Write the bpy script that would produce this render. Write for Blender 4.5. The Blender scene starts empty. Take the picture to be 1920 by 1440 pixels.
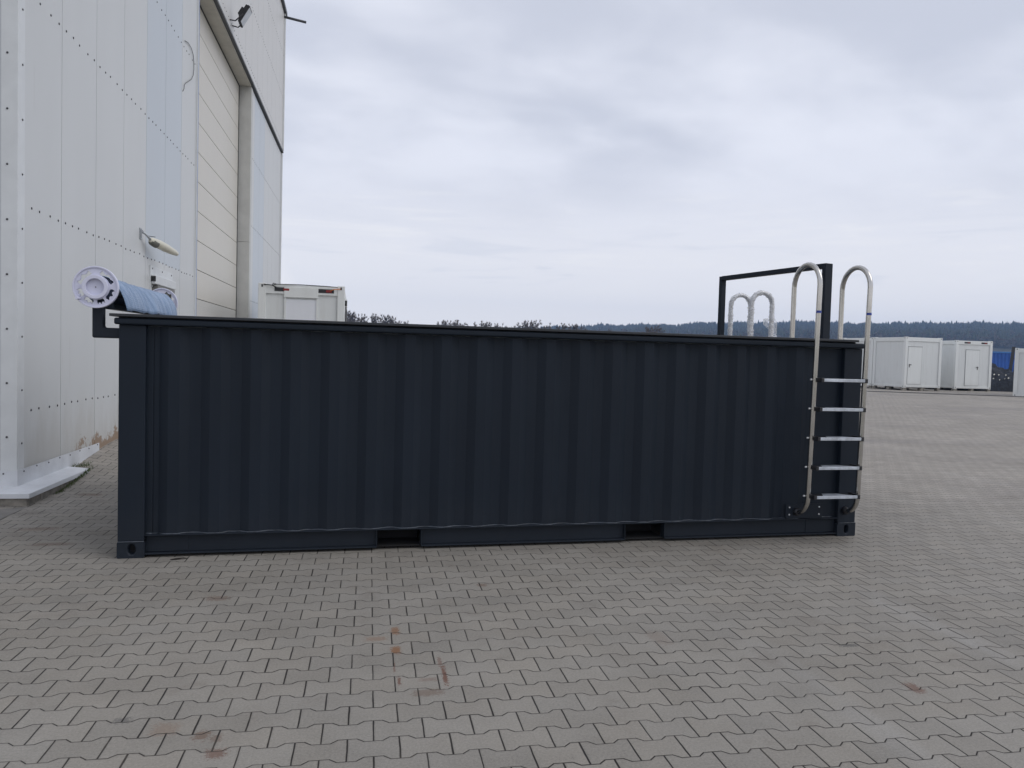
import bpy, bmesh, math, random
import numpy as np
from mathutils import Vector, Matrix, noise as mnoise

# ------------------------------------------------------------------ camera
sc = bpy.context.scene
col = sc.collection
cd = bpy.data.cameras.new('camera')
cam = bpy.data.objects.new('camera', cd); col.objects.link(cam)
CAM = Vector((1.4989, -5.8712, 1.5397))
yaw, pitch, roll, F = 0.22898, 0.038939, 0.027766, 1422.63
_f = Vector((math.sin(yaw)*math.cos(pitch), math.cos(yaw)*math.cos(pitch), -math.sin(pitch)))
_r = Vector((math.cos(yaw), -math.sin(yaw), 0)); _u = _r.cross(_f)
_r2 = math.cos(roll)*_r + math.sin(roll)*_u; _u2 = -math.sin(roll)*_r + math.cos(roll)*_u
M = Matrix((_r2, _u2, -_f)).transposed().to_4x4(); M.translation = CAM
cam.matrix_world = M
cd.sensor_fit = 'HORIZONTAL'; cd.sensor_width = 36.0; cd.lens = F/1920*36
cd.clip_start = 0.05; cd.clip_end = 20000
sc.camera = cam

# ------------------------------------------------------------------ colour, world, sun
sc.view_settings.view_transform = 'Standard'; sc.view_settings.look = 'None'
sc.view_settings.gamma = 1; sc.view_settings.use_curve_mapping = False
sc.view_settings.exposure = 0.12
sc.render.resolution_x = 1024; sc.render.resolution_y = 768
sc.cycles.use_denoising = True
sc.cycles.max_bounces = 8; sc.cycles.transparent_max_bounces = 24
sc.cycles.volume_bounces = 1
SUN_EL, SUN_AZ = math.radians(46), math.radians(122)      # azimuth clockwise from +Y
sd = bpy.data.lights.new('sun', 'SUN'); sd.energy = 0.9; sd.angle = math.radians(40); sd.color = (1.0, 0.97, 0.93)
sun = bpy.data.objects.new('sun', sd); col.objects.link(sun)
sdir = Vector((math.sin(SUN_AZ)*math.cos(SUN_EL), math.cos(SUN_AZ)*math.cos(SUN_EL), math.sin(SUN_EL)))
sun.rotation_euler = sdir.to_track_quat('Z', 'Y').to_euler()
sun.location = (0, 0, 30)

# ------------------------------------------------------------------ node helpers
class S:
    """a float socket with arithmetic that makes math nodes"""
    def __init__(s, nt, o): s.nt = nt; s.o = o
    def _m(s, op, *a, clamp=False):
        n = s.nt.nodes.new('ShaderNodeMath'); n.operation = op; n.use_clamp = clamp
        for i, x in enumerate((s,)+a):
            if isinstance(x, S): s.nt.links.new(x.o, n.inputs[i])
            else: n.inputs[i].default_value = x
        return S(s.nt, n.outputs[0])
    def __add__(s, x): return s._m('ADD', x)
    def __radd__(s, x): return s._m('ADD', x)
    def __sub__(s, x): return s._m('SUBTRACT', x)
    def __mul__(s, x): return s._m('MULTIPLY', x)
    def __rmul__(s, x): return s._m('MULTIPLY', x)
    def __truediv__(s, x): return s._m('DIVIDE', x)
    def __neg__(s): return s._m('MULTIPLY', -1.0)
    def abs(s): return s._m('ABSOLUTE')
    def floor(s): return s._m('FLOOR')
    def fract(s): return s._m('FRACT')
    def min(s, x): return s._m('MINIMUM', x)
    def max(s, x): return s._m('MAXIMUM', x)
    def clamp(s): return s._m('ADD', 0.0, clamp=True)
    def gt(s, x): return s._m('GREATER_THAN', x)
    def pow(s, x): return s._m('POWER', x)
    def sqrt(s): return s._m('SQRT')
    def sin(s): return s._m('SINE')
    def step(s, a, b):
        n = s.nt.nodes.new('ShaderNodeMapRange'); n.interpolation_type = 'SMOOTHSTEP'
        s.nt.links.new(s.o, n.inputs[0])
        if a <= b:
            n.inputs[1].default_value = a; n.inputs[2].default_value = b
        else:
            n.inputs[1].default_value = b; n.inputs[2].default_value = a
            n.inputs[3].default_value = 1; n.inputs[4].default_value = 0
        return S(s.nt, n.outputs[0])

class G:
    """small wrapper round a material's or a world's node tree"""
    def __init__(g, nt): g.nt = nt
    def new(g, t): return g.nt.nodes.new(t)
    def link(g, a, b): g.nt.links.new(a.o if isinstance(a, S) else a, b)
    def coord(g, which='Object'):
        return g.new('ShaderNodeTexCoord').outputs[which]
    def xyz(g, v):
        n = g.new('ShaderNodeSeparateXYZ'); g.link(v, n.inputs[0])
        return [S(g.nt, n.outputs[i]) for i in range(3)]
    def comb(g, x, y, z):
        n = g.new('ShaderNodeCombineXYZ')
        for i, q in enumerate((x, y, z)):
            if isinstance(q, S): g.link(q, n.inputs[i])
            else: n.inputs[i].default_value = q
        return n.outputs[0]
    def scale(g, v, s):
        n = g.new('ShaderNodeMapping'); g.link(v, n.inputs[0]); n.inputs['Scale'].default_value = s
        return n.outputs[0]
    def noise(g, v, scale, detail=3, rough=.55, dist=0.0):
        n = g.new('ShaderNodeTexNoise'); g.link(v, n.inputs['Vector'])
        n.inputs['Scale'].default_value = scale; n.inputs['Detail'].default_value = detail
        n.inputs['Roughness'].default_value = rough; n.inputs['Distortion'].default_value = dist
        return S(g.nt, n.outputs[0])
    def white(g, v):
        n = g.new('ShaderNodeTexWhiteNoise'); g.link(v, n.inputs['Vector'])
        return S(g.nt, n.outputs[0])
    def mix(g, fac, a, b, mode='MIX'):
        n = g.new('ShaderNodeMix'); n.data_type = 'RGBA'; n.blend_type = mode
        if isinstance(fac, S): g.link(fac, n.inputs[0])
        else: n.inputs[0].default_value = fac
        for i, q in ((6, a), (7, b)):
            if isinstance(q, (tuple, list)): n.inputs[i].default_value = (*q, 1) if len(q) == 3 else q
            else: g.link(q, n.inputs[i])
        return n.outputs[2]
    def grey(g, v): return g.comb(v, v, v)
    def bump(g, h, strength=.3, dist=.01):
        n = g.new('ShaderNodeBump'); g.link(h, n.inputs['Height'])
        n.inputs['Strength'].default_value = strength; n.inputs['Distance'].default_value = dist
        return n.outputs[0]

def material(name, colour=(.5, .5, .5), rough=.6, metal=0.0, spec=.5):
    m = bpy.data.materials.new(name); m.use_nodes = True
    g = G(m.node_tree); b = m.node_tree.nodes['Principled BSDF']
    b.inputs['Base Color'].default_value = (*colour, 1)
    b.inputs['Roughness'].default_value = rough; b.inputs['Metallic'].default_value = metal
    b.inputs['Specular IOR Level'].default_value = spec
    g.b = b; g.m = m
    return m, g

def worn(name, colour, rough=.5, metal=0., var=.12, scale=3., spec=.5, bump=0., bscale=60., rvar=.1):
    """a plain painted or cast surface: uneven tone and gloss, faint surface texture"""
    m, g = material(name, colour, rough, metal, spec)
    c = g.coord()
    n = g.noise(c, scale, 5, .6)
    f = n.step(.25, .75)
    dk = tuple(x*(1-var) for x in colour); lt = tuple(min(1, x*(1+var)) for x in colour)
    g.link(g.mix(f, dk, lt), g.b.inputs['Base Color'])
    g.link((n-.5)*rvar*2 + rough, g.b.inputs['Roughness'])
    if bump: g.link(g.bump(g.noise(c, bscale, 3), bump, .002), g.b.inputs['Normal'])
    return m

# ------------------------------------------------------------------ the sky (overcast)
wd = bpy.data.worlds.new('World'); sc.world = wd; wd.use_nodes = True
g = G(wd.node_tree); bg = wd.node_tree.nodes['Background']
sky = g.new('ShaderNodeTexSky'); sky.sky_type = 'NISHITA'; sky.sun_disc = False
sky.sun_elevation = SUN_EL; sky.sun_rotation = SUN_AZ
v = g.coord('Generated')
dx, dy, dz = g.xyz(v)
h = dz.max(0.0)
inv = (h + 0.26)
px_, py_ = dx/inv, dy/inv                       # project the direction on a cloud deck
cv = g.comb(px_, py_, 0.0)
n1 = g.noise(g.scale(cv, (.8, 1.0, 1)), 1.5, 5, .46, .2)     # broad soft billows
n2 = g.noise(g.scale(cv, (1.0, 1.4, 1)), 4.2, 4, .5, .3)
dens = (n1*.80 + n2*.20)
cl = dens.step(.37, .61)
up_dark, up_light = (.600, .630, .725), (.815, .838, .925)
cloud = g.mix(cl, up_dark, up_light)
# brighter, paler veil low over the horizon with torn streaks of cloud
lowv = g.comb(dx*5.0, dy*5.0, h*46.0)
n3 = g.noise(lowv, 1.2, 6, .58, .6)
band = h.step(.05, .13)*h.step(.24, .15)
low = g.mix(h.step(.02, .26), (.91, .90, .925), (.775, .79, .865))
cloud = g.mix(h.step(.30, .12), cloud, low)
cloud = g.mix((band*n3.step(.50, .72))*.5, cloud, (.93, .92, .93))
cloud = g.mix((h.step(.06, .11)*h.step(.2, .13))*n3.step(.47, .30)*.3, cloud, (.60, .64, .74))
below = g.mix((-dz).step(.0, .04), cloud, (.10, .10, .10))
nis = g.new('ShaderNodeMix'); nis.data_type = 'RGBA'; nis.blend_type = 'MULTIPLY'; nis.inputs[0].default_value = 1
g.link(sky.outputs[0], nis.inputs[6]); nis.inputs[7].default_value = (.10, .10, .10, 1)
tot = g.mix(.93, nis.outputs[2], below)
g.link(tot, bg.inputs[0]); bg.inputs[1].default_value = 1.0   # overcast dome; the clear-sky part of it is the Nishita sky at 0.10

# ------------------------------------------------------------------ object helpers
def tag(o, label=None, cat=None, group=None, kind=None):
    if label: o['label'] = label
    if cat: o['category'] = cat
    if group: o['group'] = group
    if kind: o['kind'] = kind
    return o
def thing(name, label, cat, loc=(0, 0, 0), rz=0., group=None):
    o = bpy.data.objects.new(name, None); col.objects.link(o)
    o.location = loc; o.rotation_euler = (0, 0, rz); o.empty_display_size = .2
    return tag(o, label, cat, group)
def copy_tree(o, parent=None):
    c = o.copy(); col.objects.link(c)
    if parent: c.parent = parent
    for ch in [x for x in bpy.data.objects if x.parent == o]: copy_tree(ch, c)
    return c

class MB:
    def __init__(s): s.v = []; s.f = []; s.m = []; s.sm = []
    def add(s, vs, fs, m=0, smooth=False):
        k = len(s.v); s.v += [tuple(q) for q in vs]
        for f in fs: s.f.append(tuple(i+k for i in f)); s.m.append(m); s.sm.append(smooth)
        return s
    def box(s, x0, x1, y0, y1, z0, z1, m=0, T=None):
        vs = [(x0,y0,z0),(x1,y0,z0),(x1,y1,z0),(x0,y1,z0),(x0,y0,z1),(x1,y0,z1),(x1,y1,z1),(x0,y1,z1)]
        if T: vs = [T @ Vector(q) for q in vs]
        return s.add(vs, [(0,3,2,1),(4,5,6,7),(0,1,5,4),(1,2,6,5),(2,3,7,6),(3,0,4,7)], m)
    def tube(s, pts, r, n=14, m=0, cap=True, jit=0., seed=0, flat=1.):
        pts = [Vector(q) for q in pts]; rings = []
        rnd = random.Random(seed)
        up = None
        for i, q in enumerate(pts):
            d = (pts[min(i+1, len(pts)-1)] - pts[max(i-1, 0)]).normalized()
            if up is None:
                up = Vector((0, 0, 1)) if abs(d.z) < .9 else Vector((1, 0, 0))
            a = d.cross(up).normalized(); up = a.cross(d).normalized()
            rr = r[i] if isinstance(r, (list, tuple)) else r
            ring = []
            for k in range(n):
                t = 2*math.pi*k/n; q2 = rr*(1+(rnd.random()-.5)*2*jit)
                ring.append(q + a*math.cos(t)*q2 + up*math.sin(t)*q2*flat)
            rings.append(ring)
        vs = [q for ring in rings for q in ring]; fs = []
        for i in range(len(pts)-1):
            for k in range(n):
                fs.append((i*n+k, i*n+(k+1) % n, (i+1)*n+(k+1) % n, (i+1)*n+k))
        s.add(vs, fs, m, True)
        if cap:
            b = len(pts)-1
            s.add([rings[0][k] for k in range(n)], [tuple(range(n))[::-1]], m)
            s.add([rings[b][k] for k in range(n)], [tuple(range(n))], m)
        return s
    def cyl(s, a, b, r, n=20, m=0, r2=None):
        return s.tube([a, b], [r, r2 if r2 is not None else r], n, m)
    def prism(s, prof, axis, a, b, m=0):
        """closed 2-D profile extruded along an axis (x: profile is y,z ; y: x,z ; z: x,y)"""
        def P(q, t):
            return {'x': (t, q[0], q[1]), 'y': (q[0], t, q[1]), 'z': (q[0], q[1], t)}[axis]
        n = len(prof); vs = [P(q, a) for q in prof] + [P(q, b) for q in prof]
        fs = [(i, (i+1) % n, n+(i+1) % n, n+i) for i in range(n)] + [tuple(range(n))[::-1], tuple(range(n, 2*n))]
        return s.add(vs, fs, m)
    def screw(s, c, nrm, r=.0125, h=.007, m=1):
        c = Vector(c); nrm = Vector(nrm)
        return s.tube([c, c+nrm*h*.6, c+nrm*h], [r, r, r*.55], 7, m)
    def build(s, name, mats, parent=None, bevel=0., seg=2, smooth=False, fix=True):
        me = bpy.data.meshes.new(name); me.from_pydata(s.v, [], s.f)
        if not isinstance(mats, (list, tuple)): mats = [mats]
        for q in mats: me.materials.append(q)
        me.polygons.foreach_set('material_index', s.m)
        me.polygons.foreach_set('use_smooth', [smooth or x for x in s.sm])
        if fix:
            bm = bmesh.new(); bm.from_mesh(me); bmesh.ops.remove_doubles(bm, verts=bm.verts, dist=1e-5)
            bmesh.ops.recalc_face_normals(bm, faces=bm.faces); bm.to_mesh(me); bm.free()
        me.update()
        o = bpy.data.objects.new(name, me); col.objects.link(o)
        if parent: o.parent = parent
        if bevel:
            bv = o.modifiers.new('bevel', 'BEVEL'); bv.width = bevel; bv.segments = seg; bv.limit_method = 'ANGLE'
            bv.angle_limit = math.radians(40); bv.harden_normals = False
        return o

def smooth(t, a, b):
    t = max(0., min(1., (t-a)/(b-a))); return t*t*(3-2*t)

B = 0.0424                                        # the hall and the paving are turned by this much
BXv = Vector((math.cos(B), -math.sin(B), 0)); BYv = Vector((math.sin(B), math.cos(B), 0))
W0 = Vector((-1.461, 2.244, 0))                   # foot of the hall's corner
def loc2w(x, y, z=0.): return W0 + BXv*x + BYv*y + Vector((0, 0, z))
def w2loc(X, Y):
    d = Vector((X, Y, 0)) - W0; return d.dot(BXv), d.dot(BYv)
def ground(lx, ly):
    """height of the yard: a low ramp up to the hall's gate and a slight rise far out"""
    P = loc2w(lx, ly)
    z = .34*smooth(ly, -.2, 3.2)*(1-smooth(lx, .25, 1.5))
    return z + .16*smooth((P-Vector((CAM.x, CAM.y, 0))).length, 12, 40)

# ------------------------------------------------------------------ materials
def paving_material():
    m, g = material('concrete_pavers', (.2, .2, .19), .85)
    c = g.coord()
    X, Y, Z = g.xyz(c)
    wob = (g.noise(c, 9.0, 2)-.5)*.005
    p, A, Lb = .1418, .0125, .2016
    x = X - 3.3473 + wob; y = (Y + 4.634)/p + .5            # row 0 spans y 0..1
    y = y + wob*4.0
    par = lambda k: ((k*.5).fract()*2.0)                    # 0 / 1
    # trapezoid wave, period Lb: +1 round x = 0, -1 round x = Lb/2
    def wave(x):
        t = ((x/Lb + .5).fract() - .5).abs()                # 0 at the joint, .5 at the waist
        return ((t*-1.0 + .25)*14.5).max(-1.0).min(1.0)
    k = (y + .5).floor()                                    # nearest boundary between rows
    par_k = par(k)
    # boundary k lies between row k-1 and row k; the row whose joint is here bulges into the other
    w = wave(x)
    off = (par_k*2.0 - 1.0)*w*(A/p)
    dy_ = (y - k - off)                                     # signed distance in rows
    row = k - 1.0 + dy_.gt(0.0)
    prow = par(row)
    xs = x/Lb + prow*.5
    cell = xs.floor()
    jx = ((xs.fract()-.0).min((xs.fract()*-1.0 + 1.0)))*Lb  # metres to the nearest end joint
    trans = (w.abs()*-1.0 + 1.0).clamp()._m('CEIL')           # 1 on the slanted flanks
    jy = dy_.abs()*p - trans*.0016 + .0009                  # tight flats, wider flanks
    d = (jx-.0003).min(jy)
    cid = g.comb(cell, row, 0.0)
    r1 = g.white(cid); r2 = g.white(g.comb(cell+31.7, row*1.3, 2.0))
    jw = (g.noise(c, 2.6, 4, .7)-.3)*.0052 + (r2-.5)*.0010 + .0017        # joint half-width
    joint = ((jw - d)*620.0 + .5).clamp()
    edge = ((d*-1.0 + .010)*90.0).clamp()                   # chamfer band, lowers the bump and darkens the tone
    big = g.noise(c, .55, 5, .6); mid = g.noise(c, 3.1, 5, .65); fine = g.noise(c, 260., 2, .6)
    spk = g.noise(c, 95., 4, .75)
    tone = (r1-.5)*.13 + (big-.5)*.55 + (mid-.5)*.42 + (fine-.5)*.45 + (spk-.5)*1.0 + 1.0
    base = g.mix(r2, (.240, .225, .199), (.245, .226, .196))
    base = g.mix((g.noise(c, 1.1, 4)).step(.45, .62)*.4, base, (.238, .225, .203))
    # dry, paler wheel tracks and damp, darker bands further out
    track = g.noise(g.scale(c, (1.6, .22, 1)), 1.0, 4, .6).step(.56, .72)*X.step(3.5, 6.0)
    base = g.mix(track*.30, base, (.33, .325, .315))
    Dist = ((X-3.4)*(X-3.4) + (Y+7.9)*(Y+7.9)).sqrt()
    base = g.mix(Dist.step(6.5, 13.0)*.55, base, (.335, .305, .268))
    damp = g.noise(g.scale(c, (.13, .55, 1)), 1.0, 5, .62, .4).step(.50, .64)*Dist.step(8.0, 13.0)
    base = g.mix(damp*.6, base, (.21, .190, .172))
    colr = g.mix(1.0, base, g.grey(tone), 'MULTIPLY')
    colr = g.mix(edge*.16, colr, (.07, .065, .06))
    # brown patches of general dirt near the pool
    dirt = g.noise(c, 1.9, 6, .7).step(.56, .74)
    colr = g.mix(dirt*.36, colr, (.125, .100, .080))
    foot_band = (Y*-1.0 - 2.05 + (g.noise(c, 4., 4, .7)-.5)*.7).abs().step(.28, .0)*X.step(1.3, 1.6)*X.step(7.6, 7.3)  # darker ragged band along the front foot of the pool container
    colr = g.mix(foot_band*.28, colr, (.085, .075, .062))
    sp2 = g.noise(c, 5.3, 5, .75, .5).step(.69, .76)
    colr = g.mix(sp2*.45, colr, (.06, .055, .055))
    rust_n = g.noise(c, 70., 5, .85)
    nt = rust_n
    def stain(colr, cx, cy, rx, ry, colo, amt, e=.35):
        ux, uy = (X-cx)*(1/rx), (Y-cy)*(1/ry)
        dd = (ux*ux*ux*ux + uy*uy*uy*uy).sqrt().sqrt() + (nt-.5)*4.5 + (mid-.5)*1.5
        return g.mix(dd.step(1.15, .70)*amt, colr, colo)
    R1, R2, R3 = (.20, .095, .042), (.13, .058, .038), (.14, .088, .062)
    for a in ((3.471,-3.818,.022,.055,R1,.75), (3.467,-4.09,.024,.05,R1,.85), (3.37,-3.925,.06,.035,R1,.38),
              (3.468,-4.46,.010,.05,R2,.8), (3.45,-4.31,.006,.07,R2,.6), (3.685,-4.42,.012,.10,R2,.85), (3.675,-4.26,.010,.05,R2,.5),
              (3.592,-4.60,.06,.03,R3,.5), (3.60,-4.46,.05,.02,R2,.35), (4.066,-3.042,.03,.03,R3,.6),
              (2.678,-4.87,.035,.04,R3,.7), (2.76,-5.02,.04,.035,R2,.65), (2.74,-4.9,.02,.03,R3,.5), (2.53,-4.80,.05,.05,R1,.25),
              (2.338,-4.70,.04,.03,(.06,.06,.065),.5), (2.42,-3.15,.07,.04,R3,.5), (5.894,-4.838,.035,.06,R2,.65),
              (5.907,-4.305,.05,.02,(.05,.05,.05),.6), (.68,-1.2,.16,.06,R3,.5), (.575,.24,.10,.06,R3,.5),
              (.96,-1.72,.14,.05,R3,.45), (1.9,-2.0,.3,.10,(.09,.075,.065),.35), (4.9,-4.1,.05,.1,R3,.25), (.35,-.6,.12,.1,(.09,.075,.065),.35)):
        colr = stain(colr, *a)
    # whitish lime spots
    lime = g.noise(c, 13., 3, .8).step(.765, .80)
    colr = g.mix(lime*.6, colr, (.45, .44, .42))
    jc = g.mix(g.noise(c, 1.7, 4, .7).step(.52, .66)*.55, (.014, .012, .011), (.085, .073, .058))
    colr = g.mix(joint*.95, colr, jc)
    g.link(colr, g.b.inputs['Base Color'])
    g.link(joint*.1 + .80 - damp*.12, g.b.inputs['Roughness'])
    g.b.inputs['Specular IOR Level'].default_value = .35
    hgt = joint*-1.0 + edge*-.35 + (fine-.5)*.22 + (spk-.5)*.28 + (r1-.5)*.5 
    g.link(g.bump(hgt, .55, .006), g.b.inputs['Normal'])
    return m

def wall_material(name, base, ribs='y', pitch=.05, dirt=True):
    """micro-profiled sandwich panel: fine lines, slightly uneven tone, dirt rising from the ground"""
    m, g = material(name, base, .42)
    c = g.coord(); X, Y, Z = g.xyz(c)
    t = {'x': X, 'y': Y, 'z': Z}[ribs]
    fr = (t/pitch).fract(); d = (fr-.5).abs()
    line = d.step(.47, .5)
    n = g.noise(g.scale(c, (1, 1, .25)), 1.2, 5, .6)
    colr = g.mix((n-.5)*.9+.5, tuple(q*.93 for q in base), tuple(min(1, q*1.05) for q in base))
    colr = g.mix(line*.24, colr, tuple(q*.62 for q in base))
    if dirt:
        zz = Z + (g.noise(g.scale(c, (3, 3, .6)), 1.5, 6, .7)-.5)*1.3
        colr = g.mix(zz.step(1.0, .20)*.42, colr, (.36, .335, .285))
        st = g.noise(g.scale(c, (9, 9, .35)), 1.0, 5, .7).step(.60, .78)
        colr = g.mix(st*.26, colr, (.36, .34, .31))
        # rust and peeled paint low by the end of the flashing
        rn = g.noise(c, 9.0, 6, .75)
        ru = (Y.step(1.15, 1.8)*Y.step(3.6, 2.9))*((Z*-1.0 + .38 + (rn-.5)*.75 + (g.noise(c, 2.2, 2)-.5)*.5).step(.03, .045))
        colr = g.mix(ru*.85, colr, g.mix(g.noise(c, 40., 3), (.13, .065, .03), (.34, .22, .12)))
    g.link(colr, g.b.inputs['Base Color'])
    g.link(g.bump(line*-1.0 + (g.noise(c, 2.5, 2)-.5)*.6, .28, .004), g.b.inputs['Normal'])
    return m

M_pave = paving_material()
M_pad = worn('pad_concrete', (.20, .19, .175), .9, var=.25, scale=2.5, bump=.4, bscale=80)
M_kerb = worn('plinth_concrete', (.21, .195, .17), .92, var=.45, scale=9., bump=.5, bscale=50)
M_wall = wall_material('wall_sheet', (.58, .595, .598))
M_wallb = wall_material('wall_sheet_film', (.52, .565, .61))
M_wallend = wall_material('wall_sheet_end', (.56, .58, .60), 'x')
M_wallup = wall_material('wall_sheet_upper', (.60, .595, .58), dirt=False)
M_trim = worn('white_trim', (.62, .64, .65), .4, var=.06, bump=.1, bscale=6)
M_trimb = worn('blue_edge', (.10, .18, .42), .4)
M_flash = worn('flashing_sheet', (.62, .64, .67), .38, var=.10, scale=4, bump=.15, bscale=8)
M_black = worn('black_rubber', (.012, .012, .014), .6)
M_dkgrey = worn('dark_steel', (.04, .043, .048), .45)
M_screw = worn('screw_zinc', (.045, .047, .05), .5)
M_door = wall_material('door_sheet', (.60, .575, .52), 'z', .077, dirt=False)
M_doorlow = wall_material('door_sheet_low', (.56, .55, .52), 'z', .077, dirt=False)
M_soffit = worn('soffit_paint', (.52, .50, .44), .6, var=.1)
M_glass = worn('window_pane', (.34, .36, .36), .15, var=.2)
M_cream = worn('lamp_plastic', (.62, .60, .50), .35, var=.08)
M_zinc = worn('galvanised', (.42, .44, .46), .4, metal=.7)

def container_paint():
    m, g = material('anthracite_paint', (.0125, .0170, .0245), .5)
    c = g.coord(); X, Y, Z = g.xyz(c)
    n = g.noise(g.scale(c, (1.2, 1.2, .5)), 1.3, 5, .6)
    base = g.mix(n.step(.3, .7), (.0072, .0122, .0205), (.0090, .0150, .0248))
    dust = g.noise(g.scale(c, (2, 2, 1)), 6, 6, .75)
    low = (Z + (dust-.5)*.5).step(.5, .0)
    base = g.mix(low*.10, base, (.06, .06, .06))
    wipe = g.noise(g.scale(c, (7, 7, .6)), 1.6, 5, .65).step(.50, .74)
    base = g.mix(wipe*.05, base, (.045, .052, .062))
    spot = g.noise(c, 38, 3, .8).step(.77, .80)
    base = g.mix(spot*.25, base, (.13, .14, .15))
    g.link(base, g.b.inputs['Base Color'])
    g.link(n*.10 + .50, g.b.inputs['Roughness']); g.b.inputs['Specular IOR Level'].default_value = .24
    h = g.noise(c, 210., 2)*.25 + g.noise(c, 3.2, 3)*2.4 + g.noise(g.scale(c, (1, 1, .4)), 9., 3)*.5
    g.link(g.bump(h, .12, .006), g.b.inputs['Normal'])
    return m
M_paint = container_paint()
M_weld = worn('weld_seam_paint', (.05, .06, .075), .35, var=.5, scale=20, bump=.6, bscale=90)
M_hole = worn('hole_dark', (.004, .004, .005), .8)
M_steel, g = material('brushed_stainless', (.60, .575, .54), .24, 1.0)
c = g.coord(); n = g.noise(g.scale(c, (4, 4, 40)), 3, 3)
g.link(n*.06+.20, g.b.inputs['Roughness'])
g.link(g.mix(g.noise(c, 4, 3).step(.3, .7), (.50, .485, .46), (.57, .555, .53)), g.b.inputs['Base Color'])
M_step = worn('step_plate', (.52, .56, .62), .34, metal=.5, var=.22, scale=14)
M_cap = worn('black_plastic', (.012, .012, .015), .45)
M_sticker = worn('blue_sticker', (.02, .05, .28), .4)
M_bolt = worn('bright_bolt', (.75, .76, .78), .3, metal=.5)
M_reel = worn('white_plastic_reel', (.60, .61, .74), .38, var=.04)

def film_material():
    m, g = material('stretch_film', (.78, .80, .84), .22)
    nt = m.node_tree; out = nt.nodes['Material Output']
    tr = g.new('ShaderNodeBsdfTransparent'); mx = g.new('ShaderNodeMixShader')
    c = g.coord(); n = g.noise(c, 60., 4, .7)
    g.link(n.step(.36, .56)*.50 + .26, mx.inputs[0])
    g.link(tr.outputs[0], mx.inputs[1]); g.link(g.b.outputs[0], mx.inputs[2]); g.link(mx.outputs[0], out.inputs[0])
    g.link(g.bump(n, .8, .006), g.b.inputs['Normal'])
    return m
M_film = film_material()

def cover_material():
    m, g = material('blue_solar_cover', (.16, .28, .48), .42)
    c = g.coord(); X, Y, Z = g.xyz(c)
    n = g.noise(g.scale(c, (3, 9, 1)), 2.2, 6, .7, .3)
    colr = g.mix(n.step(.38, .62), (.12, .20, .33), (.235, .325, .47))
    colr = g.mix(g.noise(g.scale(c, (2, 14, 1)), 3, 5, .8).step(.60, .70)*.8, colr, (.035, .08, .20))  # dark streaks put the shade of creases into the colour
    g.link(colr, g.b.inputs['Base Color'])
    bx = ((X+Z)*80.).fract()-.5; by = (Y*80.).fract()-.5
    cell = (bx*bx + by*by).step(.2, .02)
    g.link(g.bump(cell*.5 + n, .6, .008), g.b.inputs['Normal'])
    return m
M_cover = cover_material()

# ------------------------------------------------------------------ ground, yard
def yard():
    def axis(a, b, fine, df, dc):
        t = [a]
        while t[-1] < b:
            s = t[-1]; t.append(s + (df if fine[0] <= s < fine[1] else (1.5 if s < 30 and s > -12 else dc)))
        return np.array(t)
    xs = axis(-16, 62, (-.2, 1.8), .12, 4.); ys = axis(-14, 78, (-.6, 3.8), .15, 4.)
    v = [(x, y, ground(x, y)) for y in ys for x in xs]; nx = len(xs)
    f = [(j*nx+i, j*nx+i+1, (j+1)*nx+i+1, (j+1)*nx+i) for j in range(len(ys)-1) for i in range(nx-1)]
    mb = MB(); mb.add(v, f, 0, True)
    o = mb.build('pavement', M_pave, fix=False)
    o.location = W0; o.rotation_euler = (0, 0, -B)
    tag(o, kind='structure')
yard()
o = MB().add([(-9, -9, .006), (.22, -9, .006), (.22, -.30, .006), (-9, -.30, .006)], [(0, 1, 2, 3)]).build('concrete_pad', M_pad, fix=False)
o.location = W0; o.rotation_euler = (0, 0, -B); tag(o, kind='structure')

m_field, g = material('field', (.09, .1, .05), .95)
c = g.coord(); g.link(g.mix(g.noise(c, .02, 5).step(.4, .6), (.07, .085, .035), (.13, .12, .07)), g.b.inputs['Base Color'])
mb = MB(); N = 64; R = 1520
mb.add([(-9000, -9000, -.4), (9000, -9000, -.4), (9000, 9000, -.4), (-9000, 9000, -.4)], [(0, 1, 2, 3)])
tag(mb.build('field', m_field, fix=False), kind='structure')

# low dark edge strip across the yard
P0 = Vector((27.8, 27.6, 0)); dv = (Vector((31.4, 25.7, 0))-P0).normalized()
mb = MB(); pts = []
for i in range(48):
    a = P0 + dv*(-14+i*.75); pts.append((a.x, a.y, ground(*w2loc(a.x, a.y)) + .008))
mb.tube(pts, .032, 6)
tag(mb.build('edge_strip', M_dkgrey, fix=False), 'thin dark edge strip lying across the paving in front of the white cabins', 'edge strip')

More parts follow.
